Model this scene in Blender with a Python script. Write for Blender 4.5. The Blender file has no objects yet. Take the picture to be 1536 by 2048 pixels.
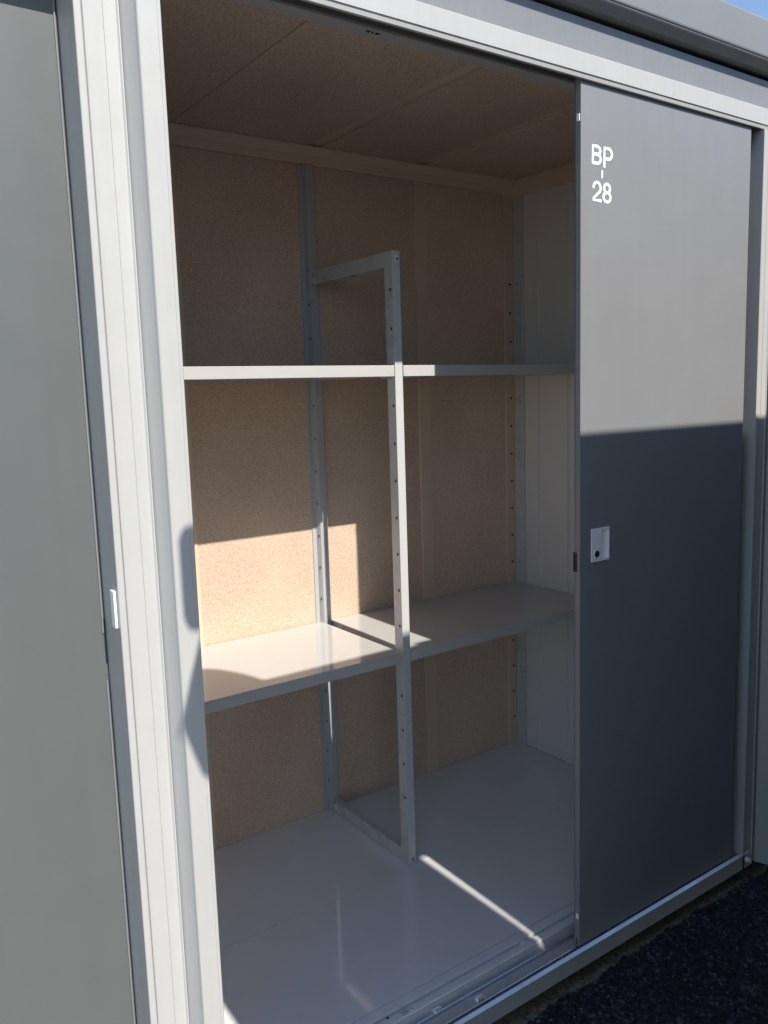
import bpy, bmesh, math, random
from mathutils import Vector, Matrix, noise

random.seed(7)
scene = bpy.context.scene
col = scene.collection

# ------------------------------------------------------------------ camera
cam_d = bpy.data.cameras.new('camera')
cam = bpy.data.objects.new('camera', cam_d)
col.objects.link(cam)
right = Vector((0.81309268, -0.58132455, -0.03069305))
up = Vector((0.10542129, 0.09518851, 0.98986135))
fwd = Vector((0.57250908, 0.80808472, -0.13868106))
m = Matrix.Identity(4)
for i in range(3):
    m[i][0], m[i][1], m[i][2] = right[i], up[i], -fwd[i]
m[0][3], m[1][3], m[2][3] = 0.0339, -1.1991, 1.3324
cam.matrix_world = m
cam_d.sensor_fit = 'HORIZONTAL'
cam_d.sensor_width = 36
cam_d.lens = 1675.97 / 1536 * 36
cam_d.clip_start = 0.02
cam_d.clip_end = 2000
scene.camera = cam

# ------------------------------------------------------------------ sky and sun
SUN_EL = math.radians(46.67)
world = bpy.data.worlds.new('World')
scene.world = world
world.use_nodes = True
wn = world.node_tree.nodes
wl = world.node_tree.links
wn.clear()
sky = wn.new('ShaderNodeTexSky')
sky.sky_type = 'NISHITA'
sky.sun_disc = False
sky.sun_elevation = SUN_EL
sky.sun_rotation = math.radians(180)
sky.air_density = 1.0
sky.dust_density = 0.3
sky.ozone_density = 2.0
bg = wn.new('ShaderNodeBackground')
bg.inputs['Strength'].default_value = 0.098
out = wn.new('ShaderNodeOutputWorld')
wl.new(sky.outputs[0], bg.inputs[0])
wl.new(bg.outputs[0], out.inputs[0])

sun_d = bpy.data.lights.new('sun', 'SUN')
sun_d.energy = 3.3
sun_d.angle = math.radians(0.53)
sun_d.color = (1.0, 0.945, 0.865)
sun = bpy.data.objects.new('sun', sun_d)
col.objects.link(sun)
sun.rotation_euler = Vector((0.02, 1.0, -1.06)).to_track_quat('-Z', 'Y').to_euler()
sun.location = (0, -6, 8)

scene.view_settings.view_transform = 'Standard'
scene.view_settings.look = 'None'
scene.view_settings.exposure = 1.0
scene.view_settings.gamma = 1.0
scene.view_settings.use_curve_mapping = False
scene.render.engine = 'CYCLES'
scene.cycles.max_bounces = 12
scene.cycles.diffuse_bounces = 8
scene.cycles.glossy_bounces = 6


# ------------------------------------------------------------------ materials
def new_mat(name):
    mt = bpy.data.materials.new(name)
    mt.use_nodes = True
    n = mt.node_tree.nodes
    return mt, n, mt.node_tree.links, n['Principled BSDF']


def paint(name, rgb, rough=0.4, metallic=0.0, spec=0.5, var=0.04, vscale=6.0, bump=0.0, bscale=900.0,
          coat=0.0, rough_var=0.08, aniso=0.0, wavy=0.0, dust=0.0, streak=0.0, obj_var=0.0, scuff=0.0):
    """Painted or bare sheet metal: faint blotchy colour, roughness wear and orange-peel relief."""
    mt, n, l, b = new_mat(name)
    tc = n.new('ShaderNodeTexCoord')
    nz = n.new('ShaderNodeTexNoise')
    nz.inputs['Scale'].default_value = vscale
    nz.inputs['Detail'].default_value = 6
    nz.inputs['Roughness'].default_value = 0.65
    l.new(tc.outputs['Object'], nz.inputs['Vector'])
    ramp = n.new('ShaderNodeMapRange')
    ramp.inputs['From Min'].default_value = 0.3
    ramp.inputs['From Max'].default_value = 0.7
    ramp.inputs['To Min'].default_value = 1 - var
    ramp.inputs['To Max'].default_value = 1 + var
    l.new(nz.outputs['Fac'], ramp.inputs['Value'])
    hsv = n.new('ShaderNodeHueSaturation')
    hsv.inputs['Color'].default_value = (*rgb, 1)
    val = ramp.outputs[0]
    if obj_var > 0:
        oi = n.new('ShaderNodeObjectInfo')
        om = n.new('ShaderNodeMapRange')
        om.inputs['To Min'].default_value = 1 - obj_var
        om.inputs['To Max'].default_value = 1 + obj_var
        l.new(oi.outputs['Random'], om.inputs['Value'])
        mu = n.new('ShaderNodeMath')
        mu.operation = 'MULTIPLY'
        l.new(val, mu.inputs[0])
        l.new(om.outputs[0], mu.inputs[1])
        val = mu.outputs[0]
    if streak > 0:          # rain runs: noise stretched along the height
        smp = n.new('ShaderNodeMapping')
        smp.inputs['Scale'].default_value = (55, 55, 0.9)
        l.new(tc.outputs['Object'], smp.inputs['Vector'])
        sn = n.new('ShaderNodeTexNoise')
        sn.inputs['Scale'].default_value = 1.0
        sn.inputs['Detail'].default_value = 5
        l.new(smp.outputs[0], sn.inputs['Vector'])
        sm = n.new('ShaderNodeMapRange')
        sm.inputs['From Min'].default_value = 0.35
        sm.inputs['From Max'].default_value = 0.62
        sm.inputs['To Min'].default_value = 1 - streak
        sm.inputs['To Max'].default_value = 1.0
        l.new(sn.outputs['Fac'], sm.inputs['Value'])
        mu = n.new('ShaderNodeMath')
        mu.operation = 'MULTIPLY'
        l.new(val, mu.inputs[0])
        l.new(sm.outputs[0], mu.inputs[1])
        val = mu.outputs[0]
    if scuff > 0:           # drag marks: thin lines in two slanting directions
        for rz, seed in ((0.35, 0.0), (-0.9, 7.0)):
            cm = n.new('ShaderNodeMapping')
            cm.inputs['Rotation'].default_value = (rz, rz * 0.7, rz)
            cm.inputs['Location'].default_value = (seed, seed, seed)
            cm.inputs['Scale'].default_value = (4, 260, 260)
            l.new(tc.outputs['Object'], cm.inputs['Vector'])
            cn = n.new('ShaderNodeTexNoise')
            cn.inputs['Scale'].default_value = 1.0
            cn.inputs['Detail'].default_value = 1
            l.new(cm.outputs[0], cn.inputs['Vector'])
            cmr = n.new('ShaderNodeMapRange')
            cmr.inputs['From Min'].default_value = 0.70
            cmr.inputs['From Max'].default_value = 0.80
            cmr.inputs['To Min'].default_value = 1.0
            cmr.inputs['To Max'].default_value = 1 + scuff * 3
            l.new(cn.outputs['Fac'], cmr.inputs['Value'])
            mu = n.new('ShaderNodeMath')
            mu.operation = 'MULTIPLY'
            l.new(val, mu.inputs[0])
            l.new(cmr.outputs[0], mu.inputs[1])
            val = mu.outputs[0]
    l.new(val, hsv.inputs['Value'])
    colour = hsv.outputs[0]
    if dust > 0:            # specks of grit and faint smears
        dn = n.new('ShaderNodeTexNoise')
        dn.inputs['Scale'].default_value = 140
        dn.inputs['Detail'].default_value = 3
        l.new(tc.outputs['Object'], dn.inputs['Vector'])
        dm = n.new('ShaderNodeMapRange')
        dm.inputs['From Min'].default_value = 0.66
        dm.inputs['From Max'].default_value = 0.78
        dm.inputs['To Max'].default_value = dust
        l.new(dn.outputs['Fac'], dm.inputs['Value'])
        mxc = n.new('ShaderNodeMix')
        mxc.data_type = 'RGBA'
        mxc.inputs[7].default_value = (0.30, 0.27, 0.22, 1)
        l.new(dm.outputs[0], mxc.inputs[0])
        l.new(colour, mxc.inputs[6])
        colour = mxc.outputs[2]
    l.new(colour, b.inputs['Base Color'])
    if aniso > 0:
        b.inputs['Anisotropic'].default_value = aniso
        tv = n.new('ShaderNodeCombineXYZ')
        tv.inputs[0].default_value = 1.0
        l.new(tv.outputs[0], b.inputs['Tangent'])
    rr = n.new('ShaderNodeMapRange')
    rr.inputs['From Min'].default_value = 0.3
    rr.inputs['From Max'].default_value = 0.7
    rr.inputs['To Min'].default_value = max(0.02, rough - rough_var)
    rr.inputs['To Max'].default_value = min(1, rough + rough_var)
    nz2 = n.new('ShaderNodeTexNoise')
    nz2.inputs['Scale'].default_value = vscale * 3.1
    nz2.inputs['Detail'].default_value = 5
    l.new(tc.outputs['Object'], nz2.inputs['Vector'])
    l.new(nz2.outputs['Fac'], rr.inputs['Value'])
    l.new(rr.outputs[0], b.inputs['Roughness'])
    b.inputs['Metallic'].default_value = metallic
    b.inputs['Specular IOR Level'].default_value = spec
    b.inputs['Coat Weight'].default_value = coat
    if wavy > 0:            # slight oil-canning of thin sheet
        wv = n.new('ShaderNodeTexNoise')
        wv.inputs['Scale'].default_value = 3.2
        wv.inputs['Detail'].default_value = 1
        l.new(tc.outputs['Object'], wv.inputs['Vector'])
        wb = n.new('ShaderNodeBump')
        wb.inputs['Strength'].default_value = 1.0
        wb.inputs['Distance'].default_value = wavy
        l.new(wv.outputs['Fac'], wb.inputs['Height'])
        l.new(wb.outputs[0], b.inputs['Normal'])
    if bump > 0:
        nb = n.new('ShaderNodeTexNoise')
        nb.inputs['Scale'].default_value = bscale
        nb.inputs['Detail'].default_value = 2
        l.new(tc.outputs['Object'], nb.inputs['Vector'])
        bp = n.new('ShaderNodeBump')
        bp.inputs['Strength'].default_value = bump
        bp.inputs['Distance'].default_value = 0.001
        l.new(nb.outputs['Fac'], bp.inputs['Height'])
        l.new(bp.outputs[0], b.inputs['Normal'])
    return mt


def board_material():
    """Beige fibre lining board: fine crossed fibre flecks with a few sparkling chips."""
    mt, n, l, b = new_mat('lining_board')
    tc = n.new('ShaderNodeTexCoord')
    mp = n.new('ShaderNodeMapping')
    mp.inputs['Rotation'].default_value = (0.4, math.radians(35), 0.3)
    mp.inputs['Scale'].default_value = (1.0, 1.0, 2.2)
    l.new(tc.outputs['Object'], mp.inputs['Vector'])
    n1 = n.new('ShaderNodeTexNoise')
    n1.inputs['Scale'].default_value = 190
    n1.inputs['Detail'].default_value = 3
    l.new(mp.outputs[0], n1.inputs['Vector'])
    mp2 = n.new('ShaderNodeMapping')
    mp2.inputs['Rotation'].default_value = (-0.4, math.radians(-40), 0.2)
    mp2.inputs['Scale'].default_value = (1.0, 1.0, 2.4)
    l.new(tc.outputs['Object'], mp2.inputs['Vector'])
    n2 = n.new('ShaderNodeTexNoise')
    n2.inputs['Scale'].default_value = 230
    n2.inputs['Detail'].default_value = 2
    l.new(mp2.outputs[0], n2.inputs['Vector'])
    mx = n.new('ShaderNodeMath')
    mx.operation = 'MAXIMUM'
    l.new(n1.outputs['Fac'], mx.inputs[0])
    l.new(n2.outputs['Fac'], mx.inputs[1])
    n3 = n.new('ShaderNodeTexNoise')
    n3.inputs['Scale'].default_value = 4
    n3.inputs['Detail'].default_value = 5
    l.new(tc.outputs['Object'], n3.inputs['Vector'])
    ad = n.new('ShaderNodeMath')
    ad.operation = 'MULTIPLY_ADD'
    ad.inputs[1].default_value = 0.22
    l.new(n3.outputs['Fac'], ad.inputs[0])
    l.new(mx.outputs[0], ad.inputs[2])
    cr = n.new('ShaderNodeValToRGB')
    e = cr.color_ramp.elements
    e[0].position = 0.50
    e[0].color = (0.465, 0.335, 0.245, 1)
    e[1].position = 0.86
    e[1].color = (0.79, 0.635, 0.50, 1)
    mid = cr.color_ramp.elements.new(0.66)
    mid.color = (0.63, 0.475, 0.355, 1)
    l.new(ad.outputs[0], cr.inputs['Fac'])
    oi = n.new('ShaderNodeObjectInfo')
    om = n.new('ShaderNodeMapRange')
    om.inputs['To Min'].default_value = 0.93
    om.inputs['To Max'].default_value = 1.04
    l.new(oi.outputs['Random'], om.inputs['Value'])
    hs = n.new('ShaderNodeHueSaturation')
    l.new(om.outputs[0], hs.inputs['Value'])
    l.new(cr.outputs['Color'], hs.inputs['Color'])
    l.new(hs.outputs[0], b.inputs['Base Color'])
    b.inputs['Roughness'].default_value = 0.55
    b.inputs['Specular IOR Level'].default_value = 0.35
    bp = n.new('ShaderNodeBump')
    bp.inputs['Strength'].default_value = 0.55
    bp.inputs['Distance'].default_value = 0.0012
    l.new(mx.outputs[0], bp.inputs['Height'])
    l.new(bp.outputs[0], b.inputs['Normal'])
    return mt


def asphalt_material(fine=True):
    mt, n, l, b = new_mat('asphalt')
    tc = n.new('ShaderNodeTexCoord')
    v = n.new('ShaderNodeTexVoronoi')
    v.inputs['Scale'].default_value = 125
    l.new(tc.outputs['Object'], v.inputs['Vector'])
    sep = n.new('ShaderNodeSeparateColor')
    l.new(v.outputs['Color'], sep.inputs[0])
    cr = n.new('ShaderNodeValToRGB')
    cr.color_ramp.elements[0].color = (0.008, 0.008, 0.008, 1)
    cr.color_ramp.elements[1].color = (0.20, 0.20, 0.20, 1)
    cr.color_ramp.elements.new(0.5).color = (0.026, 0.026, 0.026, 1)
    cr.color_ramp.elements.new(0.88).color = (0.070, 0.070, 0.070, 1)
    l.new(sep.outputs[0], cr.inputs['Fac'])
    l.new(cr.outputs['Color'], b.inputs['Base Color'])
    b.inputs['Roughness'].default_value = 0.5
    b.inputs['Specular IOR Level'].default_value = 0.4
    nz = n.new('ShaderNodeTexNoise')
    nz.inputs['Scale'].default_value = 700
    l.new(tc.outputs['Object'], nz.inputs['Vector'])
    sub = n.new('ShaderNodeMath')
    sub.operation = 'MULTIPLY_ADD'
    sub.inputs[1].default_value = -1.0
    l.new(v.outputs['Distance'], sub.inputs[0])
    l.new(nz.outputs['Fac'], sub.inputs[2])
    bp = n.new('ShaderNodeBump')
    bp.inputs['Strength'].default_value = 0.9
    bp.inputs['Distance'].default_value = 0.006
    l.new(sub.outputs[0], bp.inputs['Height'])
    l.new(bp.outputs[0], b.inputs['Normal'])
    return mt


def soil_material():
    mt, n, l, b = new_mat('sandy_soil')
    tc = n.new('ShaderNodeTexCoord')
    nz = n.new('ShaderNodeTexNoise')
    nz.inputs['Scale'].default_value = 90
    nz.inputs['Detail'].default_value = 8
    l.new(tc.outputs['Object'], nz.inputs['Vector'])
    cr = n.new('ShaderNodeValToRGB')
    cr.color_ramp.elements[0].color = (0.10, 0.075, 0.045, 1)
    cr.color_ramp.elements[0].position = 0.3
    cr.color_ramp.elements[1].color = (0.34, 0.27, 0.18, 1)
    cr.color_ramp.elements[1].position = 0.72
    l.new(nz.outputs['Fac'], cr.inputs['Fac'])
    l.new(cr.outputs['Color'], b.inputs['Base Color'])
    b.inputs['Roughness'].default_value = 0.95
    bp = n.new('ShaderNodeBump')
    bp.inputs['Distance'].default_value = 0.004
    l.new(nz.outputs['Fac'], bp.inputs['Height'])
    l.new(bp.outputs[0], b.inputs['Normal'])
    return mt


M = {}
M['white'] = paint('off_white_frame_paint', (0.432, 0.432, 0.420), 0.42, var=0.02, vscale=9, streak=0.03, dust=0.12)
M['grey'] = paint('grey_fascia_paint', (0.205, 0.212, 0.222), 0.45, var=0.03, streak=0.04)
M['roofgrey'] = paint('roof_edge_paint', (0.185, 0.195, 0.200), 0.5, var=0.04, dust=0.2)
M['sillgrey'] = paint('sill_paint', (0.30, 0.305, 0.31), 0.5, var=0.06, vscale=14, dust=0.15)
M['steel'] = paint('pale_shelf_enamel', (0.505, 0.497, 0.480), 0.10, spec=0.8, var=0.015, vscale=5, rough_var=0.03, wavy=0.0003, dust=0.06)
M['frame'] = paint('pale_rack_enamel', (0.52, 0.52, 0.515), 0.30, var=0.02, vscale=5, dust=0.08)
M['upright'] = paint('recess_shade_enamel', (0.42, 0.43, 0.44), 0.35, var=0.02, vscale=5)  # rack enamel made darker: the channel's recess shade is in the colour
M['floor'] = paint('floor_enamel', (0.75, 0.75, 0.755), 0.075, spec=1.0, var=0.03, vscale=5, rough_var=0.03, wavy=0.0003, dust=0.10, scuff=0.015)
M['wallsteel'] = paint('inner_wall_enamel', (0.68, 0.66, 0.635), 0.25, var=0.0, rough_var=0.0)
M['alu'] = paint('bare_aluminium', (0.74, 0.75, 0.77), 0.30, metallic=1.0, var=0.04, vscale=9)
M['lip'] = paint('sill_lip_metal', (0.80, 0.80, 0.80), 0.34, metallic=0.7, var=0.02)
M['trackdark'] = paint('dark_door_track', (0.17, 0.17, 0.17), 0.5, var=0.03)  # darker grey than the header rail
M['track'] = paint('worn_track', (0.60, 0.60, 0.61), 0.42, metallic=0.45, var=0.06, vscale=22, dust=0.3)
M['trim'] = paint('beige_trim', (0.66, 0.515, 0.385), 0.5, var=0.03, vscale=12, obj_var=0.03)
M['board'] = board_material()
M['door'] = paint('charcoal_door_paint', (0.225, 0.229, 0.237), 0.40, metallic=0.0, spec=0.35, var=0.025, vscale=5, rough_var=0.08, wavy=0.0014, streak=0.02, scuff=0.02)
M['neighbour_door'] = paint('grey_door_paint', (0.105, 0.116, 0.114), 0.48, metallic=0.0, spec=0.45, var=0.03, vscale=4, rough_var=0.06, wavy=0.0014, streak=0.02)
M['dooredge'] = paint('door_edge_paint', (0.14, 0.15, 0.175), 0.38, var=0.03)
M['plastic'] = paint('white_plastic', (0.86, 0.87, 0.88), 0.32, var=0.01)
M['letter'] = paint('white_lettering', (0.93, 0.93, 0.92), 0.5, var=0.01)
M['sticker'] = paint('paper_sticker', (0.68, 0.67, 0.63), 0.6, var=0.12, vscale=350)
M['dark'] = paint('dark_void', (0.015, 0.015, 0.016), 0.7)
M['lock'] = paint('lock_metal', (0.10, 0.10, 0.11), 0.35, metallic=0.8)
M['chrome'] = paint('bolt_metal', (0.62, 0.62, 0.62), 0.2, metallic=1.0)
M['beigeplastic'] = paint('beige_plastic_plug', (0.52, 0.47, 0.38), 0.5)
M['truck'] = paint('white_cab_paint', (0.74, 0.74, 0.73), 0.35, var=0.03, coat=0.2)
M['truckbox'] = paint('charcoal_cargo_panel', (0.030, 0.034, 0.045), 0.45, var=0.04)
M['rubber'] = paint('tyre_rubber', (0.018, 0.018, 0.018), 0.8)
M['tglass'] = paint('dark_window_glass', (0.01, 0.012, 0.014), 0.05)
M['lamp'] = paint('lamp_lens', (0.75, 0.75, 0.76), 0.12)
M['asphalt'] = asphalt_material()
M['soil'] = soil_material()
M['yard'] = paint('aged_yard_asphalt', (0.23, 0.218, 0.200), 0.85, var=0.18, vscale=5, bump=0.5, bscale=160, dust=0.3)
M['concrete'] = paint('concrete_block', (0.30, 0.29, 0.27), 0.9, var=0.15, vscale=30, bump=0.4, bscale=200)


# ------------------------------------------------------------------ building helpers
ORIGIN = {}


def thing(name, loc, label, cat, group=None):
    o = bpy.data.objects.new(name, None)
    o.empty_display_size = 0.1
    col.objects.link(o)
    o.location = loc
    o['label'] = label
    o['category'] = cat
    if group:
        o['group'] = group
    ORIGIN[o] = Vector(loc)
    return o


def finish(name, bm, mat, parent=None, smooth=False):
    me = bpy.data.meshes.new(name)
    org = ORIGIN.get(parent, Vector((0, 0, 0)))
    if parent is not None:
        bmesh.ops.translate(bm, verts=bm.verts, vec=-org)
    bm.normal_update()
    bm.to_mesh(me)
    bm.free()
    me.materials.append(mat)
    if smooth:
        for p in me.polygons:
            p.use_smooth = True
    o = bpy.data.objects.new(name, me)
    col.objects.link(o)
    if parent is not None:
        o.parent = parent
        ORIGIN[o] = org
    return o


def add_box(bm, x0, x1, y0, y1, z0, z1, bevel=0.0, seg=2):
    r = bmesh.ops.create_cube(bm, size=1.0)
    vs = r['verts']
    for v in vs:
        v.co = Vector(((x0 + x1) / 2 + v.co.x * (x1 - x0), (y0 + y1) / 2 + v.co.y * (y1 - y0), (z0 + z1) / 2 + v.co.z * (z1 - z0)))
    if bevel > 0:
        es = set()
        for v in vs:
            for e in v.link_edges:
                es.add(e)
        bmesh.ops.bevel(bm, geom=list(es), offset=bevel, segments=seg, affect='EDGES', profile=0.6)


def box(name, x0, x1, y0, y1, z0, z1, mat, parent=None, bevel=0.0012):
    bm = bmesh.new()
    add_box(bm, x0, x1, y0, y1, z0, z1, bevel)
    return finish(name, bm, mat, parent)


def add_prism(bm, prof, axis, a0, a1):
    """Extrude a closed 2-D profile along an axis. axis z: prof=(x,y); axis x: prof=(y,z); axis y: prof=(x,z)."""
    def pt(p, a):
        if axis == 'z':
            return (p[0], p[1], a)
        if axis == 'x':
            return (a, p[0], p[1])
        return (p[0], a, p[1])
    n = len(prof)
    A = [bm.verts.new(pt(p, a0)) for p in prof]
    B = [bm.verts.new(pt(p, a1)) for p in prof]
    for i in range(n):
        j = (i + 1) % n
        bm.faces.new((A[i], A[j], B[j], B[i]))
    bm.faces.new(A[::-1])
    bm.faces.new(B)
    bmesh.ops.recalc_face_normals(bm, faces=bm.faces[:])


def prism(name, prof, axis, a0, a1, mat, parent=None):
    bm = bmesh.new()
    add_prism(bm, prof, axis, a0, a1)
    return finish(name, bm, mat, parent)


def add_cyl(bm, c, axis, r, h, seg=20, r2=None):
    ret = bmesh.ops.create_cone(bm, cap_ends=True, segments=seg, radius1=r, radius2=r if r2 is None else r2, depth=h)
    rot = {'x': Matrix.Rotation(math.pi / 2, 3, 'Y'), 'y': Matrix.Rotation(-math.pi / 2, 3, 'X'), 'z': Matrix.Identity(3)}[axis]
    for v in ret['verts']:
        v.co = rot @ v.co + Vector(c)


def cyl(name, c, axis, r, h, mat, parent=None, seg=20, r2=None):
    bm = bmesh.new()
    add_cyl(bm, c, axis, r, h, seg, r2)
    return finish(name, bm, mat, parent)


def share(name, src, dx, dy, dz, parent):
    """A linked copy of a small piece, moved by (dx,dy,dz)."""
    o = src.copy()
    o.name = name
    col.objects.link(o)
    o.parent = parent
    o.location = src.location + Vector((dx, dy, dz))
    ORIGIN[o] = ORIGIN[src]
    return o


# ------------------------------------------------------------------ ground
def ground():
    bm = bmesh.new()
    s = 600
    vs = [bm.verts.new(p) for p in ((-s, -s, -0.108), (s, -s, -0.108), (s, s, -0.108), (-s, s, -0.108))]
    bm.faces.new(vs)
    o = finish('ground', bm, M['yard'])
    o['kind'] = 'structure'
    # sandy bed under the sheds, seen below the sill
    bm = bmesh.new()
    nx, ny = 240, 30
    grid = []
    for i in range(nx + 1):
        row = []
        for j in range(ny + 1):
            x = -1.6 + 6.2 * i / nx
            y = -0.02 + 1.3 * (j / ny) ** 1.6
            z = -0.104 + 0.006 * noise.noise(Vector((x * 14, y * 14, 0))) + 0.004 * noise.noise(Vector((x * 60, y * 60, 3)))
            row.append(bm.verts.new((x, y, z)))
        grid.append(row)
    for i in range(nx):
        for j in range(ny):
            bm.faces.new((grid[i][j], grid[i + 1][j], grid[i + 1][j + 1], grid[i][j + 1]))
    o = finish('soil_bed', bm, M['soil'], smooth=True)
    o['kind'] = 'structure'
    # laid asphalt with its ragged edge against the sheds
    bm = bmesh.new()
    x0, x1, y0, y1 = 1.0, 2.75, -0.42, 0.062
    st = 0.0031
    nx, ny = int((x1 - x0) / st), int((y1 - y0) / st)
    grid = []
    for i in range(nx + 1):
        x = x0 + st * i
        rag = 0.012 * noise.noise(Vector((x * 9, 1.7, 0))) + 0.010 * noise.noise(Vector((x * 38, 4.1, 0))) + 0.007 * noise.noise(Vector((x * 110, 8.3, 0)))
        row = []
        for j in range(ny + 1):
            t = j / ny
            y = y0 + (y1 + rag - y0) * t
            d, pts = noise.voronoi(Vector((x * 100, y * 100, 0.0)))
            cell = noise.cell(pts[0] * 3.7)
            h = 0.0062 * min(1.0, (d[1] - d[0]) * 2.6) * (0.25 + 0.9 * abs(cell))
            h += 0.002 * noise.noise(Vector((x * 20, y * 20, 5)))
            z = -0.0985 + h
            edge = (y1 + rag - y)
            if edge < 0.014:
                z -= 0.018 * (1 - edge / 0.014) ** 1.5
            if t < 0.05:
                z -= 0.02 * (1 - t / 0.05)
            if i < 8:
                z -= 0.02 * (1 - i / 8)
            if i > nx - 8:
                z -= 0.02 * (1 - (nx - i) / 8)
            row.append(bm.verts.new((x, y, z)))
        grid.append(row)
    for i in range(nx):
        for j in range(ny):
            bm.faces.new((grid[i][j], grid[i + 1][j], grid[i + 1][j + 1], grid[i][j + 1]))
    o = finish('road', bm, M['asphalt'])
    o['kind'] = 'structure'


ground()

# ------------------------------------------------------------------ shed constants
FY = 0.060          # front plane of posts, header and sill
Z_SILL = -0.018
Z_HEAD = 1.976
BACK = 1.0226       # face of the back lining
XL, XR = 0.537, 2.2034
ZC = 2.055


def header(shed, x0, x1):
    prof = [(FY, 1.9862), (0.0622, 1.9850), (0.0640, 1.9768), (0.0660, 1.9762), (0.0700, 1.9762), (0.0700, 2.0266), (FY + 0.002, 2.0262), (FY + 0.001, 2.0252), (FY, 2.0242)]
    h = prism('header_rail', prof, 'x', x0, x1, M['white'], shed)
    prism('door_track', [(0.0702, 2.0268), (0.0702, 2.020), (0.155, 2.020), (0.155, 2.010), (0.163, 2.010), (0.163, 2.0268)], 'x', x0 + 0.001, x1 - 0.001, M['trackdark'], h)
    prism('inner_beam', [(0.1634, 2.0095), (0.198, 2.0095), (0.198, 2.062), (0.1634, 2.062)], 'x', x0 + 0.001, x1 - 0.001, M['upright'], h)
    return h


def roof(shed, x0, x1):
    prism('fascia', [(0.0755, 2.0275), (0.085, 2.0275), (0.085, 2.100), (0.0755, 2.100)], 'x', x0 + 0.001, x1 - 0.001, M['grey'], shed)
    prof = [(0.110, 2.112), (0.058, 2.112), (0.038, 2.1235), (0.0355, 2.1265), (0.0375, 2.1290), (0.034, 2.1310),
            (0.033, 2.134), (0.033, 2.214), (0.036, 2.219), (0.042, 2.221), (1.13, 2.150), (1.13, 2.095), (1.10, 2.095), (1.10, 2.112)]
    prism('roof', prof, 'x', x0 + 0.0015, x1 - 0.0015, M['roofgrey'], shed)
    box('roof_gap_shade', x0 + 0.002, x1 - 0.002, 0.100, 1.095, 2.0985, 2.1110, M['dark'], shed, 0)  # black filler: shade of the gap above the fascia put into colour


def sill(shed, x0, x1, rails=True):
    prof = [(FY, -0.060), (FY, Z_SILL - 0.002), (FY + 0.001, Z_SILL), (FY + 0.0055, Z_SILL), (FY + 0.0065, Z_SILL - 0.001),
            (FY + 0.0065, -0.030), (0.150, -0.030), (0.150, -0.060)]
    s = prism('sill', prof, 'x', x0, x1, M['sillgrey'], shed)
    lip = prism('sill_lip', [(FY - 0.0010, Z_SILL + 0.0002), (FY + 0.0080, Z_SILL + 0.0002), (FY + 0.0080, Z_SILL + 0.0046), (FY + 0.0068, Z_SILL + 0.0050), (FY - 0.0002, Z_SILL + 0.0010), (FY - 0.0010, Z_SILL + 0.0006)], 'x', x0 + 0.001, x1 - 0.001, M['lip'], s)
    prism('track_bed', [(0.0668, -0.0295), (0.0668, -0.0245), (0.126, -0.0225), (0.1355, -0.0065), (0.1365, -0.0065), (0.1365, -0.0295)], 'x', x0 + 0.003, x1 - 0.003, M['track'], s)
    for y in (0.0785, 0.1155):
        prism('track_rail', [(y - 0.0022, -0.0236), (y - 0.0012, -0.0145), (y, -0.0138), (y + 0.0012, -0.0145), (y + 0.0022, -0.0230)], 'x', x0 + 0.004, x1 - 0.004, M['alu'], s)
    return s


# ------------------------------------------------------------------ the open storage shed
shed = thing('storage_shed', (1.37, 0.55, -0.095), 'open storage shed with beige board lining, its dark door numbered BP-28', 'storage shed', 'row of storage sheds')


def left_post(shed, dx=0.0):
    """Front post on a shed's left: curved cheek, then a flat face with a rib near the opening."""
    p = [(0.4895, 0.110), (0.4895, 0.0625), (0.4918, 0.0560), (0.4946, 0.0490), (0.4974, 0.0415), (0.5000, 0.0335), (0.5014, 0.0265), (0.5030, 0.0251),
         (0.5300, 0.0251), (0.5304, 0.0259), (0.5312, 0.0259), (0.5316, 0.0251), (0.5360, 0.0251), (0.5372, 0.0263), (0.5372, 0.110)]
    return prism('front_post', [(x + dx, y) for x, y in p], 'z', -0.060, Z_HEAD - 0.0005, M['white'], shed)


def right_post(shed, dx=0.0, w=0.0):
    """Front post on a shed's right: narrow nose, dark joint and a wide face with a centre line."""
    p = [(0.4245, 0.150), (0.4235, 0.0612), (0.4245, 0.0600), (0.4330, 0.0600), (0.4340, 0.0610), (0.4342, 0.0665), (0.4362, 0.0665),
         (0.4366, 0.0640), (0.4376, 0.0630), (0.4640 - w, 0.0630), (0.4644 - w, 0.0642), (0.4654 - w, 0.0642), (0.4658 - w, 0.0630), (0.4845 - w, 0.0628),
         (0.4866 - w, 0.0600), (0.4880 - w, 0.0598), (0.4888 - w, 0.0612), (0.4888 - w, 0.110), (0.445, 0.150)]
    return prism('front_post', [(x + dx, y) for x, y in p], 'z', -0.060, Z_HEAD - 0.0005, M['white'], shed)


left_post(shed)
RP = 2.157 - 0.4235
rp = right_post(shed, RP, 0.0165)
box('door_stop', 2.1545, 2.157 + 0.0004, 0.088, 0.100, 0.930, 1.005, M['upright'], rp, 0.001)
header(shed, 0.4895, 2.222)
roof(shed, 0.4895, 2.222)
si = sill(shed, 0.5456, 2.196)
cyl('bolt_cap', (2.178, FY - 0.004, -0.036), 'y', 0.0065, 0.010, M['plastic'], si, 18, 0.0075)
box('sill_end', 2.1963, 2.2035, 0.064, 0.150, -0.060, -0.020, M['frame'], shed)

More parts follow.
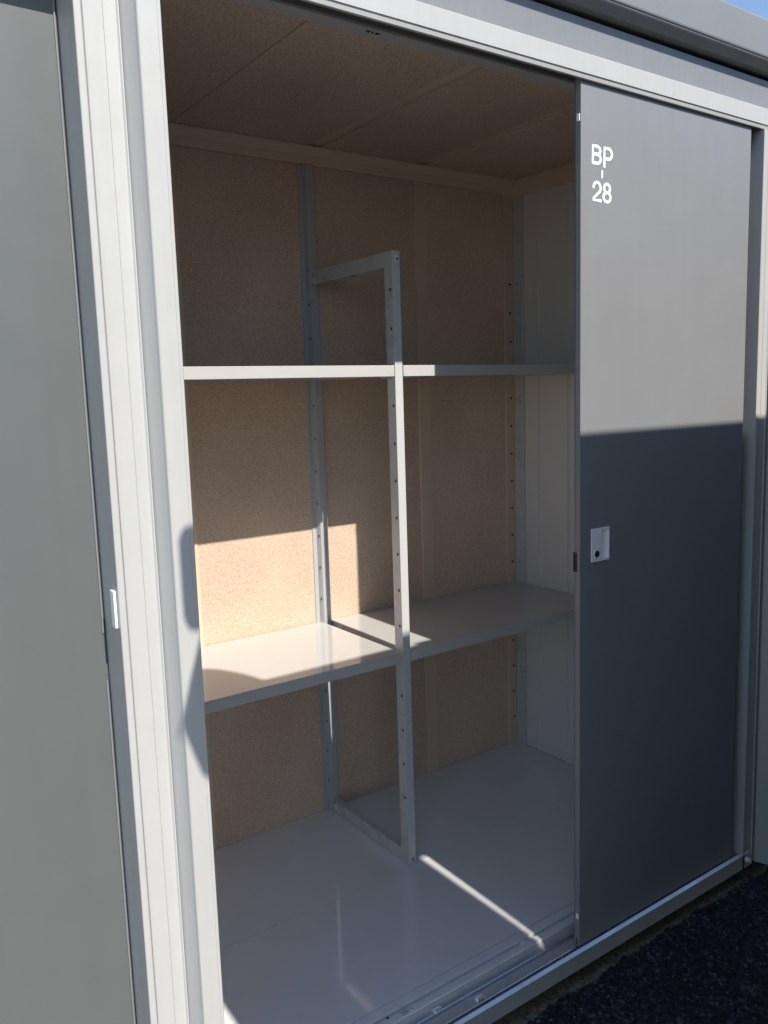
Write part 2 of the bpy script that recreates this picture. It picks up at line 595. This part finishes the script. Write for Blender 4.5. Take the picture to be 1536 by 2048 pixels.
# lining of the back wall: boards, cover strips, upright
Zf = 0.0008
zb0, zb1 = Zf, 2.006
bt = 0.010
for (a, b_) in ((XL + 0.002, 0.9445), (0.9560, 1.3335), (1.3885, 1.7635), (1.8085, 2.1585)):
    box('lining_board', a, b_, BACK, BACK + bt, zb0, zb1, M['board'], shed, 0.0008)
prism('cover_strip', [(0.9440, BACK + 0.001), (0.9452, BACK - 0.0030), (0.9553, BACK - 0.0030), (0.9565, BACK + 0.001), (0.9565, BACK + 0.012), (0.9440, BACK + 0.012)], 'z', zb0, zb1, M['trim'], shed)
prism('cover_strip', [(1.7620, BACK + 0.001), (1.7632, BACK - 0.0035), (1.8088, BACK - 0.0035), (1.8100, BACK + 0.001), (1.8100, BACK + 0.012), (1.7620, BACK + 0.012)], 'z', zb0, zb1, M['trim'], shed)
cs = prism('corner_strip', [(2.1570, BACK + 0.001), (2.1582, BACK - 0.0045), (2.1975, BACK - 0.0045), (2.1985, BACK + 0.012), (2.1570, BACK + 0.012)], 'z', zb0, zb1, M['trim'], shed)
box('corner_gap', 2.1986, XR + 0.004, BACK - 0.002, BACK + 0.012, zb0, zb1, M['dark'], shed, 0)

# small dark peg slots, one mesh for each direction
bm = bmesh.new()
add_box(bm, -0.0046, 0.0046, -0.0008, 0.0008, -0.0034, 0.0034)
slot_front = bpy.data.meshes.new('slot')
bm.to_mesh(slot_front)
bm.free()
slot_front.materials.append(M['dark'])
bm = bmesh.new()
add_box(bm, -0.0008, 0.0008, -0.0030, 0.0030, -0.0037, 0.0037)
slot_side = bpy.data.meshes.new('slot')
bm.to_mesh(slot_side)
bm.free()
slot_side.materials.append(M['dark'])


def slot(mesh, x, y, z, parent):
    o = bpy.data.objects.new('slot', mesh)
    col.objects.link(o)
    o.parent = parent
    o.location = Vector((x, y, z)) - ORIGIN[parent]
    return o


for k in range(17):
    slot(slot_front, 2.182, BACK - 0.0046, 0.105 + 0.1 * k, cs)

# rear upright standing on the lining, a hat section with pegging slots
yb = 1.0019
up_ = prism('upright', [(1.3325, BACK + 0.010), (1.3325, BACK - 0.004), (1.3368, BACK - 0.0042), (1.3370, BACK - 0.0020), (1.3470, BACK - 0.0020), (1.3518, yb + 0.0012),
                        (1.3528, yb), (1.3765, yb), (1.3775, yb + 0.0012), (1.3822, BACK - 0.0020), (1.3895, BACK - 0.0020), (1.3895, BACK + 0.010)], 'z', Zf, 2.004, M['upright'], shed)
# (sloping side of the hat section carries the slots)
for k in range(17):
    z = 0.105 + 0.1 * k
    o = slot(slot_side, 1.3492, 1.0110, z, up_)
    o.rotation_euler.z = math.radians(-13)

# ceiling boards, beams and the cove mouldings
for (a, b_) in ((XL - 0.01, 0.9425), (0.9450, 1.3600), (1.4050, 1.7700), (1.8080, XR + 0.010)):
    box('ceiling_board', a, b_, 0.2000, BACK + 0.010, ZC, ZC + 0.010, M['board'], shed, 0.0008)
for (a, b_) in ((1.3615, 1.4035), (1.7715, 1.8065)):
    box('ceiling_strip', a, b_, 0.2000, BACK + 0.010, ZC + 0.0055, ZC + 0.013, M['trim'], shed, 0.0006)
cove = [(BACK + 0.010, 2.0067), (BACK - 0.006, 2.0067), (BACK - 0.009, 2.0095), (BACK - 0.011, 2.032), (BACK - 0.020, 2.046), (BACK - 0.030, 2.0535), (BACK + 0.010, 2.0535)]
prism('cove_moulding', cove, 'x', XL, XR - 0.014, M['trim'], shed)
prism('cove_moulding', [(XR + 0.008, 1.9985), (XR - 0.010, 1.9985), (XR - 0.013, 2.003), (XR - 0.0135, 2.0535), (XR + 0.008, 2.0535)], 'y', 0.2000, BACK + 0.010, M['trim'], shed)
box('ceiling_edge', XL, XR, 0.1985, 0.2005, 2.012, 2.062, M['frame'], shed, 0)
for x, w in ((1.0065, 0.008), (1.0165, 0.004), (1.0275, 0.008)):
    bm = bmesh.new()
    add_box(bm, x - w / 2, x + w / 2, 0.174, 0.178 + w * 0.3, 2.0086, 2.0097)
    finish('header_slot', bm, M['dark'], shed)

# right and left inner walls: sheets between ribs, flange at the back corner
edges = [0.100, 0.345, 0.485, 0.625, 0.765, 0.901, 0.972]
for a, b_ in zip(edges[:-1], edges[1:]):
    box('wall_sheet', XR, XR + 0.004, a + 0.0010, b_ - 0.0010, Zf, 2.05, M['wallsteel'], shed, 0.0007)
for y in edges[1:-1]:
    prism('wall_rib', [(XR + 0.004, y - 0.006), (XR - 0.0008, y - 0.0050), (XR - 0.0075, y - 0.0020), (XR - 0.0075, y + 0.0020), (XR - 0.0008, y + 0.0050), (XR + 0.004, y + 0.006)], 'z', Zf + 0.0006, 2.0, M['wallsteel'], shed)
fl = prism('corner_flange', [(XR + 0.004, 0.9725), (XR - 0.004, 0.9725), (XR - 0.0055, 0.9745), (XR - 0.0055, BACK - 0.0052), (XR + 0.004, BACK - 0.0052)], 'z', Zf, 2.0, M['frame'], shed)
for k in range(17):
    o = slot(slot_side, XR - 0.0052, 0.999, 0.105 + 0.1 * k, fl)
    o.scale = (0.7, 0.55, 0.55)
bm = bmesh.new()
for z in (0.0, 0.016, 0.03):
    add_box(bm, XR - 0.0012, XR + 0.0005, 0.934, 0.946, 1.648 + z, 1.660 + z, 0.0004)
finish('wall_label', bm, M['sticker'], shed)
for a, b_ in ((0.112, 0.55), (0.5515, BACK)):
    box('wall_sheet', XL - 0.006, XL - 0.002, a, b_, Zf, 2.05, M['wallsteel'], shed, 0.0007)
# outer skin closes the box
box('back_wall', 0.500, 2.215, 1.080, 1.086, -0.06, 2.10, M['grey'], shed, 0)
box('side_wall', 0.500, 0.506, 0.1105, 1.0798, -0.06, 2.09, M['grey'], shed, 0)
box('side_wall', 2.2095, 2.2145, 0.1505, 1.0798, -0.06, 2.09, M['grey'], shed, 0)
box('ceiling_backing', 0.507, 2.209, 0.0865, 1.0795, 2.0735, 2.0835, M['dark'], shed, 0)

# floor decking
box('floor_panel', XL - 0.001, XR - 0.0005, 0.1915, 0.5895, -0.022, 0.0, M['floor'], shed, 0.0011)
box('floor_panel', XL - 0.001, XR - 0.0005, 0.5910, BACK + 0.003, -0.022, 0.0, M['floor'], shed, 0.0011)
box('floor_edge', XL + 0.004, XR - 0.0005, 0.1655, 0.1895, -0.022, -0.0004, M['floor'], shed, 0.0012)
box('threshold_plate', XL + 0.004, XR - 0.0005, 0.1372, 0.1562, -0.024, -0.0016, M['floor'], shed, 0.0014)
box('floor_frame', XL + 0.004, XR - 0.0005, 0.1505, 1.07, -0.060, -0.0300, M['dark'], shed, 0)
prism('threshold_gutter', [(0.1566, -0.0298), (0.1566, -0.010), (0.1605, -0.0055), (0.1650, -0.0055), (0.1650, -0.0298)], 'x', XL + 0.004, XR - 0.001, M['frame'], shed)
# plug, screw and punched marks on the threshold
bm = bmesh.new()
add_box(bm, 0.9905, 1.0085, 0.1385, 0.1500, -0.0018, 0.0012, 0.0012)
finish('floor_plug', bm, M['beigeplastic'], shed)
cyl('screw', (1.0190, 0.1440, -0.0006), 'z', 0.0036, 0.003, M['chrome'], shed, 14, 0.0024)
for x in (1.034, 1.046, 1.058):
    cyl('punched_mark', (x, 0.1460, -0.0016), 'z', 0.0028, 0.0008, M['floor'], shed, 14)
cyl('screw_hole', (0.962, 0.1555, -0.0014), 'z', 0.0032, 0.001, M['dark'], shed, 14)
prism('floor_clip', [(1.360, 0.1535), (1.377, 0.1535), (1.379, 0.1660), (1.362, 0.1660)], 'z', -0.0015, 0.0015, M['floor'], shed)
# runner clips with three slots in the two tracks
for (x, y) in ((1.072, 0.1195), (1.170, 0.0900)):
    c = box('track_clip', x - 0.010, x + 0.010, y - 0.0035, y + 0.0075, -0.0225, -0.0110, M['plastic'], si, 0.0015)
    for k in (-1, 0, 1):
        bm = bmesh.new()
        add_box(bm, x + k * 0.0050 - 0.0010, x + k * 0.0050 + 0.0010, y - 0.0040, y + 0.0012, -0.0190, -0.01085)
        o = finish('clip_slot', bm, M['dark'], si)
# footing blocks below
for x in (0.75, 1.37, 2.0):
    box('footing_block', x - 0.09, x + 0.09, 0.20, 0.34, -0.11, -0.0605, M['concrete'], shed, 0.004)
    box('footing_block', x - 0.09, x + 0.09, 0.88, 1.02, -0.11, -0.0605, M['concrete'], shed, 0.004)

# ------------------------------------------------------------------ sliding door
DL, DR, DY = 1.4766, 2.1151, 0.072
hx0, hx1, hz0, hz1 = 1.5129, 1.5744, 0.9351, 1.0130
rx0, rx1, rz0, rz1 = 1.5491, 1.5704, 0.9411, 1.0076
bm = bmesh.new()
for (a, b_, c_, d_) in ((DL, rx0, -0.0105, 2.004), (rx1, DR, -0.0105, 2.004), (rx0, rx1, -0.0105, rz0), (rx0, rx1, rz1, 2.004)):
    add_box(bm, a, b_, DY, DY + 0.013, c_, d_)
door = finish('sliding_door', bm, M['door'], shed)
prism('door_edge', [(DL + 0.0006, DY + 0.0132), (DL + 0.0006, DY + 0.0165), (DL + 0.003, DY + 0.0195), (DL + 0.016, DY + 0.0195), (DL + 0.016, DY + 0.0132)], 'z', -0.0105, 2.004, M['dooredge'], door)
prism('door_edge', [(DR - 0.016, DY + 0.0132), (DR - 0.016, DY + 0.0195), (DR - 0.003, DY + 0.0195), (DR - 0.0006, DY + 0.0165), (DR - 0.0006, DY + 0.0132)], 'z', -0.0105, 2.004, M['dooredge'], door)
box('buffer', DL - 0.0018, DL + 0.002, DY + 0.0025, DY + 0.0105, 1.8946, 1.9095, M['plastic'], door, 0.0008)
box('buffer', DL - 0.0018, DL + 0.002, DY + 0.0025, DY + 0.0100, 0.0590, 0.0719, M['plastic'], door, 0.0008)
box('latch_slot', DL - 0.0002, DL + 0.004, DY + 0.0085, DY + 0.0205, 0.9163, 0.9619, M['dark'], door, 0)
box('latch_hook', DL + 0.0014, DL + 0.004, DY + 0.0100, DY + 0.0140, 0.9252, 0.9530, M['lock'], door, 0)
box('roller_notch', DL - 0.0004, DL + 0.004, DY + 0.0065, DY + 0.0100, -0.0104, 0.006, M['dark'], door, 0)

# second leaf parked behind the first on the rear track
box('sliding_door', 1.5450, 2.1590, 0.1085, 0.1240, -0.0105, 2.004, M['door'], shed, 0.0015)

# pull handle: frame with a scooped recess, lock cylinder in the corner
bm = bmesh.new()
yo, yi = DY - 0.0036, DY - 0.0002
add_box(bm, hx0, rx0, yo, yi, hz0, hz1, 0.0010)
handle = finish('handle', bm, M['plastic'], door)
bm = bmesh.new()
add_box(bm, rx1, hx1, yo + 0.00005, yi, hz0, hz1, 0.0010)
add_box(bm, rx0 - 0.0005, rx1 + 0.0005, yo + 0.0002, yi, hz0 + 0.0001, rz0, 0.0007)
add_box(bm, rx0 - 0.0005, rx1 + 0.0005, yo + 0.0002, yi, rz1, hz1 - 0.0001, 0.0007)
finish('handle_rim', bm, M['plastic'], door)
bm = bmesh.new()   # the scoop: a pocket set into the door, its floor rising to the right
add_prism(bm, [(rx0 + 0.0003, DY + 0.0128), (rx0 + 0.0003, DY + 0.0118), (rx0 + 0.004, DY + 0.0115), (rx1 - 0.0015, DY + 0.002), (rx1 - 0.0003, DY - 0.0010), (rx1 - 0.0003, DY + 0.0128)], 'z', rz0 + 0.0003, rz1 - 0.0003)
add_box(bm, rx0 + 0.0002, rx0 + 0.0010, DY - 0.0020, DY + 0.0117, rz0 + 0.0003, rz1 - 0.0003)
add_box(bm, rx0 + 0.0011, rx1 - 0.0004, DY - 0.0020, DY + 0.0117, rz0 + 0.0002, rz0 + 0.0010)
add_box(bm, rx0 + 0.0011, rx1 - 0.0004, DY - 0.0020, DY + 0.0117, rz1 - 0.0010, rz1 - 0.0002)
finish('handle_scoop', bm, M['plastic'], door)
cyl('lock_rim', (1.5287, yo - 0.0004, 0.9535), 'y', 0.0098, 0.0018, M['plastic'], door, 28)
cyl('lock_cylinder', (1.5287, yo - 0.0014, 0.9535), 'y', 0.0078, 0.0016, M['lock'], door, 28)
bm = bmesh.new()
add_box(bm, -0.0010, 0.0010, -0.0003, 0.0003, -0.0048, 0.0048)
bmesh.ops.rotate(bm, verts=bm.verts, cent=(0, 0, 0), matrix=Matrix.Rotation(math.radians(38), 3, 'Y'))
bmesh.ops.translate(bm, verts=bm.verts, vec=(1.5287, yo - 0.0023, 0.9535))
finish('keyhole', bm, M['dark'], door)


# lettering: rounded strokes of paint, each character a mesh
def arc(cx, cz, rx, rz, a0, a1, n=10):
    return [(cx + rx * math.cos(math.radians(a0 + (a1 - a0) * i / n)), cz + rz * math.sin(math.radians(a0 + (a1 - a0) * i / n))) for i in range(n + 1)]


def stroke(pts, x, z, sx, sz, w, name):
    """Sweep a flat lozenge along the stroke: thin raised paint with round ends."""
    cu = bpy.data.curves.new(name, 'CURVE')
    cu.dimensions = '3D'
    cu.bevel_depth = w
    cu.bevel_resolution = 3
    cu.use_fill_caps = True
    for st in pts:
        sp = cu.splines.new('POLY')
        sp.points.add(len(st) - 1)
        for q, (px, pz) in zip(sp.points, st):
            q.co = (x + px * sx, 0, z + pz * sz, 1)
    ob = bpy.data.objects.new(name, cu)
    col.objects.link(ob)
    dg = bpy.context.evaluated_depsgraph_get()
    me = bpy.data.meshes.new_from_object(ob.evaluated_get(dg))
    bpy.data.objects.remove(ob)
    bm = bmesh.new()
    bm.from_mesh(me)
    for st in pts:            # round ends
        for (px, pz) in (st[0], st[-1]):
            r = bmesh.ops.create_uvsphere(bm, u_segments=12, v_segments=8, radius=w)
            bmesh.ops.translate(bm, verts=r['verts'], vec=(x + px * sx, 0, z + pz * sz))
    for v in bm.verts:
        v.co.y = DY - 0.0001 + v.co.y * 0.06
    o = finish(name, bm, M['letter'], door, smooth=True)
    return o


Bs = [[(0, 0), (0, 1), (0.5, 1)] + arc(0.52, 0.765, 0.42, 0.235, 90, -90) + [(0.02, 0.53)],
      [(0.02, 0.53)] + [(0.5, 0.53)] + arc(0.55, 0.265, 0.45, 0.265, 90, -90) + [(0, 0)]]
Ps = [[(0, 0), (0, 1), (0.5, 1)] + arc(0.52, 0.71, 0.46, 0.29, 90, -90) + [(0.02, 0.42)]]
D2 = [arc(0.48, 0.68, 0.46, 0.32, 172, -28, 14) + [(0.04, 0.10), (0.0, 0.0), (0.95, 0.0)]]
D8 = [arc(0.5, 0.755, 0.40, 0.245, 0, 360, 22), arc(0.5, 0.265, 0.49, 0.265, 0, 360, 24)]
W = 0.0036
stroke(Bs, 1.5152, 1.8140, 0.0255, 0.0350, W, 'letter')
stroke(Ps, 1.5529, 1.8110, 0.0250, 0.0380, W, 'letter')
stroke([[(0, 0), (0, 1)]], 1.5459, 1.7879, 0.01, 0.0120, 0.0027, 'dash')
stroke(D2, 1.5173, 1.7373, 0.0250, 0.0375, W, 'numeral')
stroke(D8, 1.5501, 1.7368, 0.0240, 0.0375, W, 'numeral')

# ------------------------------------------------------------------ shelf frame
rack = thing('shelving_rack', (1.367, 0.80, 0.0), 'upright grey steel rack dividing the shelves into two bays', 'rack')
RX0, RX1, RY0, RY1 = 1.3544, 1.3794, 0.5946, 1.0005
fp = box('front_leg', RX0, RX1, RY0, 0.6310, 0.0006, 1.700, M['frame'], rack, 0.0015)
box('top_rail', RX0 + 0.0004, RX1 - 0.0004, 0.6306, RY1, 1.6610, 1.6996, M['frame'], rack, 0.0012)
box('bottom_rail', RX0 + 0.0004, RX1 - 0.0004, 0.6306, RY1, 0.0010, 0.0390, M['frame'], rack, 0.0012)
for k in range(15):
    slot(slot_side, RX0 - 0.0002, 0.6055, 0.202 + 0.1 * k, fp)
box('slot', RX0 + 0.0002, RX0 + 0.002, 0.610, 0.617, 1.6925, 1.7003, M['dark'], fp, 0)
for z in (1.6700, 0.0200):
    box('label_sticker', RX0 - 0.0003, RX0 + 0.0008, 0.978, 0.993, z - 0.008, z + 0.008, M['sticker'], rack, 0)
    box('slot', RX0 - 0.0002, RX0 + 0.001, 0.984, 0.991, z + 0.0125, z + 0.0165, M['dark'], rack, 0)
box('label_sticker', RX0 + 0.009, RX0 + 0.020, RY0 - 0.0005, RY0 + 0.0008, 1.672, 1.688, M['sticker'], fp, 0)
cyl('screw', (1.3685, RY0 - 0.0016, 0.0165), 'y', 0.0042, 0.004, M['chrome'], rack, 16, 0.0052)
cyl('screw', (1.3690, RY0 - 0.0014, 1.6790), 'y', 0.0030, 0.003, M['chrome'], rack, 16)


# ------------------------------------------------------------------ shelves
def shelf(x0, x1, ztop, label):
    t = thing('shelf', ((x0 + x1) / 2, 0.80, ztop - 0.03), label, 'shelf', 'pale steel shelves in the open shed')
    y0, y1 = 0.5946, 1.0185
    box('shelf_panel', x0 + 0.0006, x1 - 0.0006, y0 + 0.0013, y1, ztop - 0.0016, ztop, M['steel'], t, 0.0007)
    box('front_edge', x0, x1, y0 - 0.0006, y0 + 0.0012, ztop - 0.029, ztop - 0.0003, M['steel'], t, 0.0008)
    box('back_edge', x0, x1, y1 - 0.0014, y1 + 0.0004, ztop - 0.026, ztop - 0.0018, M['steel'], t, 0.0005)
    box('side_edge', x0, x0 + 0.0014, y0 + 0.0014, y1 - 0.0016, ztop - 0.027, ztop - 0.0018, M['steel'], t, 0.0005)
    box('side_edge', x1 - 0.0014, x1, y0 + 0.0014, y1 - 0.0016, ztop - 0.027, ztop - 0.0018, M['steel'], t, 0.0005)
    box('front_return', x0 + 0.002, x1 - 0.002, y0 + 0.0014, y0 + 0.016, ztop - 0.0290, ztop - 0.0276, M['steel'], t, 0.0004)
    prism('stiffening_rib', [(0.790, ztop - 0.0017), (0.797, ztop - 0.018), (0.823, ztop - 0.018), (0.830, ztop - 0.0017)], 'x', x0 + 0.006, x1 - 0.006, M['steel'], t)
    for x in (x0 + 0.006, x1 - 0.024):
        box('hook_bracket', x, x + 0.018, y0 + 0.004, y0 + 0.030, ztop - 0.0335, ztop - 0.0292, M['frame'], t, 0.0005)
    return t


shelf(0.5475, 1.3520, 1.4078, 'upper steel shelf with fully sunlit front edge, beside the free end of the frame')
shelf(1.3815, 2.1965, 1.4078, 'upper steel shelf half shaded along its front edge, running behind the dark door')
shelf(0.5475, 1.3520, 0.6294, 'lower steel shelf with sunlit top and a rounded shadow beside the white post')
shelf(1.3815, 2.1965, 0.6294, 'lower steel shelf mostly in shade, running behind the dark door')


# ------------------------------------------------------------------ neighbouring sheds
def neighbour(x0, x1, posts, label):
    t = thing('storage_shed', ((x0 + x1) / 2, 0.55, -0.095), label, 'storage shed', 'row of storage sheds')
    header(t, x0, x1)
    roof(t, x0, x1)
    box('back_wall', x0 + 0.010, x1 - 0.010, 1.080, 1.086, -0.06, 2.10, M['grey'], t, 0)
    box('side_wall', x0 + 0.010, x0 + 0.015, 0.1510, 1.0798, -0.06, 2.09, M['grey'], t, 0)
    box('side_wall', x1 - 0.015, x1 - 0.010, 0.1510, 1.0798, -0.06, 2.09, M['grey'], t, 0)
    box('floor_frame', x0 + 0.02, x1 - 0.02, 0.1508, 1.07, -0.060, -0.005, M['frame'], t, 0)
    return t


nl = neighbour(-1.245, 0.4885, None, 'closed storage shed whose plain grey door meets the wide grooved white post')
nlp = right_post(nl, 0.0)
left_post(nl, -1.7345)
sill(nl, -1.19, 0.4232)
nd = box('sliding_door', -0.40, 0.4228, 0.140, 0.152, -0.0105, 2.004, M['neighbour_door'], nl, 0.0015)
# bright edge trim, broken where the latch sits
box('edge_trim', 0.4180, 0.4206, 0.1372, 0.1398, 0.965, 2.004, M['grey'], nd, 0.001)
box('edge_trim', 0.4180, 0.4206, 0.1372, 0.1398, -0.0105, 0.885, M['grey'], nd, 0.001)
nd2 = box('sliding_door', -1.185, -0.36, 0.090, 0.102, -0.0105, 2.004, M['neighbour_door'], nl, 0.0015)
c = box('catch_plate', 0.4190, 0.4232, 0.0700, 0.0870, 0.987, 1.046, M['plastic'], nlp, 0.0012)

nr = neighbour(2.2235, 3.957, None, 'closed storage shed whose post edge adjoins the numbered door side of the open shed')
left_post(nr, 2.2235 - 0.4895)
right_post(nr, RP + 1.734)
ns = sill(nr, 2.2800, 3.89)
cyl('bolt_cap', (2.2925, FY - 0.004, -0.036), 'y', 0.0065, 0.010, M['plastic'], ns, 18, 0.0075)
box('sliding_door', 2.285, 3.10, 0.090, 0.102, -0.0105, 2.004, M['door'], nr, 0.0015)
box('sliding_door', 3.06, 3.888, 0.140, 0.152, -0.0105, 2.004, M['door'], nr, 0.0015)


# ------------------------------------------------------------------ delivery truck parked alongside
def truck():
    gz = -0.108
    sx, sy = 0.0, -0.862        # side plane of the truck towards the sheds
    yw = 1.72
    yc = sy - yw / 2
    ROOF = 1.246 + 1.06 * (0.062 - sy)
    t = thing('delivery_truck', (3.9, yc, gz), 'delivery truck with white cab and dark cargo box parked alongside the sheds', 'truck')
    # cab, a rounded hull with flush sides
    cx0, cx1 = 0.672, 1.366
    prof = [(cx0 + 0.03, 0.22), (cx0, 0.30), (cx0, 0.95), (cx0 + 0.006, 1.05), (cx0 + 0.012, ROOF - 0.20), (cx0 + 0.02, ROOF - 0.05), (cx0 + 0.04, ROOF - 0.012), (cx0 + 0.07, ROOF),
            (cx1, ROOF), (cx1, 0.22)]
    bm = bmesh.new()
    add_prism(bm, prof, 'y', sy - yw, sy)
    bmesh.ops.bevel(bm, geom=[e for e in bm.edges if abs(e.verts[0].co.y - e.verts[1].co.y) < 1e-6 and abs(e.verts[0].co.x - cx1) > 1e-4 and abs(e.verts[0].co.z - 0.22) > 1e-4 and abs(e.verts[0].co.z - ROOF) > 1e-4],
                    offset=0.012, segments=2, affect='EDGES')
    cab = finish('cab', bm, M['truck'], t)
    ws = prism('windscreen', [(cx0 + 0.0005, 1.12), (cx0 - 0.008, 1.13), (cx0 - 0.002, ROOF - 0.24), (cx0 + 0.010, ROOF - 0.23)], 'y', sy - yw + 0.09, sy - 0.09, M['tglass'], cab)
    for (ya, yb_) in ((sy - 0.001, sy + 0.006), (sy - yw - 0.006, sy - yw + 0.001)):
        prism('side_window', [(0.78, 1.12), (0.76, ROOF - 0.35), (1.22, ROOF - 0.30), (1.24, 1.12)], 'y', ya, yb_, M['tglass'], cab)
    bm = bmesh.new()
    for a in ((0.745, 0.747, 0.40, ROOF - 0.2), (1.278, 1.280, 0.40, ROOF - 0.2)):
        add_box(bm, a[0], a[1], sy, sy + 0.0012, a[2], a[3])
    add_box(bm, 0.747, 1.278, sy, sy + 0.0012, 0.398, 0.400)
    finish('door_seam', bm, M['dark'], cab)
    box('door_handle', 1.16, 1.26, sy, sy + 0.022, 1.02, 1.045, M['rubber'], cab, 0.004)
    for yy in (sy - 0.17, sy - yw + 0.17):
        bm = bmesh.new()
        add_box(bm, cx0 - 0.012, cx0 + 0.01, yy - 0.11, yy + 0.11, 0.52, 0.66, 0.02)
        finish('headlight', bm, M['lamp'], cab)
    box('front_bumper', cx0 - 0.05, cx0 + 0.06, sy - yw + 0.02, sy - 0.02, 0.16, 0.40, M['rubber'], cab, 0.03)
    box('grille', cx0 - 0.008, cx0 + 0.004, sy - yw + 0.40, sy - 0.40, 0.54, 0.76, M['rubber'], cab, 0.003)
    # unseen dome added on the cab roof to cast the rounded shelf shadow
    bm = bmesh.new()
    bmesh.ops.create_uvsphere(bm, u_segments=28, v_segments=16, radius=1.0)
    for v in bm.verts:
        v.co = Vector((0.800 + 0.135 * v.co.x, sy - 0.16 + 0.12 * v.co.y, ROOF - 0.01 + 0.37 * max(v.co.z, -0.05)))
    finish('shadow_dome', bm, M['truck'], cab, smooth=True)
    # door mirror on its arm
    bm = bmesh.new()
    mz = 1.061 + 1.06 * (0.045 + 0.80)
    add_box(bm, 0.496, 0.585, -0.845, -0.800, mz - 0.072, mz + 0.068, 0.02, 4)
    mir = finish('mirror', bm, M['rubber'], t, smooth=False)
    bm = bmesh.new()
    add_box(bm, 0.4945, 0.4965, -0.838, -0.807, mz - 0.05, mz + 0.05, 0.0)
    finish('mirror_glass', bm, M['tglass'], mir)
    cu = [(0.545, -0.822, mz - 0.06), (0.522, -0.830, mz - 0.15), (0.508, -0.845, mz - 0.205), (0.525, -0.86, mz - 0.265), (0.60, -0.90, mz - 0.31), (0.69, -0.95, mz - 0.33)]
    rad = [0.012, 0.020, 0.030, 0.022, 0.014, 0.014]
    bm = bmesh.new()
    rings = []
    for i, p in enumerate(cu):
        a = Vector(cu[max(0, i - 1)])
        b2 = Vector(cu[min(len(cu) - 1, i + 1)])
        d = (b2 - a).normalized()
        q = d.to_track_quat('Z', 'Y')
        rings.append([bm.verts.new(Vector(p) + q @ Vector((rad[i] * math.cos(k * math.pi / 5), rad[i] * math.sin(k * math.pi / 5), 0))) for k in range(10)])
    for a, b2 in zip(rings[:-1], rings[1:]):
        for k in range(10):
            bm.faces.new((a[k], a[(k + 1) % 10], b2[(k + 1) % 10], b2[k]))
    bm.faces.new(rings[0])
    bm.faces.new(rings[-1])
    bmesh.ops.recalc_face_normals(bm, faces=bm.faces[:])
    finish('mirror_arm', bm, M['rubber'], mir, smooth=True)
    # cargo box behind the cab, with a narrow gap between
    bx0, bx1 = 1.3935, 7.2
    cargo = box('cargo_box', bx0, bx1, sy - yw, sy, 0.50, ROOF, M['truckbox'], t, 0.006)
    for k in range(1, 6):
        x = bx0 + (bx1 - bx0) * k / 6
        box('panel_strip', x - 0.02, x + 0.02, sy, sy + 0.006, 0.53, ROOF - 0.03, M['truckbox'], cargo, 0.002)
    box('bottom_rail', bx0, bx1, sy - 0.02, sy + 0.008, 0.44, 0.52, M['truckbox'], cargo, 0.003)
    # unseen blocks added in the gap to narrow its sunlight to a slit
    slit = 1.06
    box('lower_gap_blocker', cx1 + 0.001, bx0 - 0.001, sy - 0.55, sy - 0.02, 0.40, slit, M['rubber'], t, 0.004)
    box('upper_gap_blocker', cx1 + 0.001, bx0 - 0.001, sy - 0.10, sy - 0.012, 1.66, ROOF - 0.005, M['rubber'], t, 0.004)
    # chassis, wheels, and an unseen skirt added to block light under the box
    box('chassis', 0.80, 7.1, sy - yw + 0.25, sy - 0.25, 0.26, 0.50, M['rubber'], t, 0.01)
    prism('skirt_blocker', [(1.60, 0.0), (1.50, 0.45), (5.45, 0.45), (5.40, 0.0)], 'y', sy - 0.06, sy - 0.02, M['truckbox'], t)
    for x in (1.02, 5.85):
        for y in (sy - 0.11, sy - yw + 0.11):
            bm = bmesh.new()
            add_cyl(bm, (x, y, gz + 0.285), 'y', 0.285, 0.175, 36)
            bmesh.ops.bevel(bm, geom=[e for e in bm.edges if abs(e.verts[0].co.y - e.verts[1].co.y) < 1e-5 and len(e.link_faces) == 2 and any(len(f.verts) > 10 for f in e.link_faces)], offset=0.025, segments=3, affect='EDGES')
            w = finish('wheel', bm, M['rubber'], t)
            s = 1 if y > yc else -1
            cyl('rim', (x, y + s * 0.085, gz + 0.285), 'y', 0.165, 0.02, M['alu'], w, 28)
            cyl('hub', (x, y + s * 0.097, gz + 0.285), 'y', 0.06, 0.03, M['rubber'], w, 18)
    bm = bmesh.new()
    add_box(bm, 7.20, 7.23, sy - yw + 0.1, sy - yw + 0.3, 0.30, 0.40, 0.005)
    add_box(bm, 7.20, 7.23, sy - 0.3, sy - 0.1, 0.30, 0.40, 0.005)
    finish('tail_light', bm, M['rubber'], t)


truck()
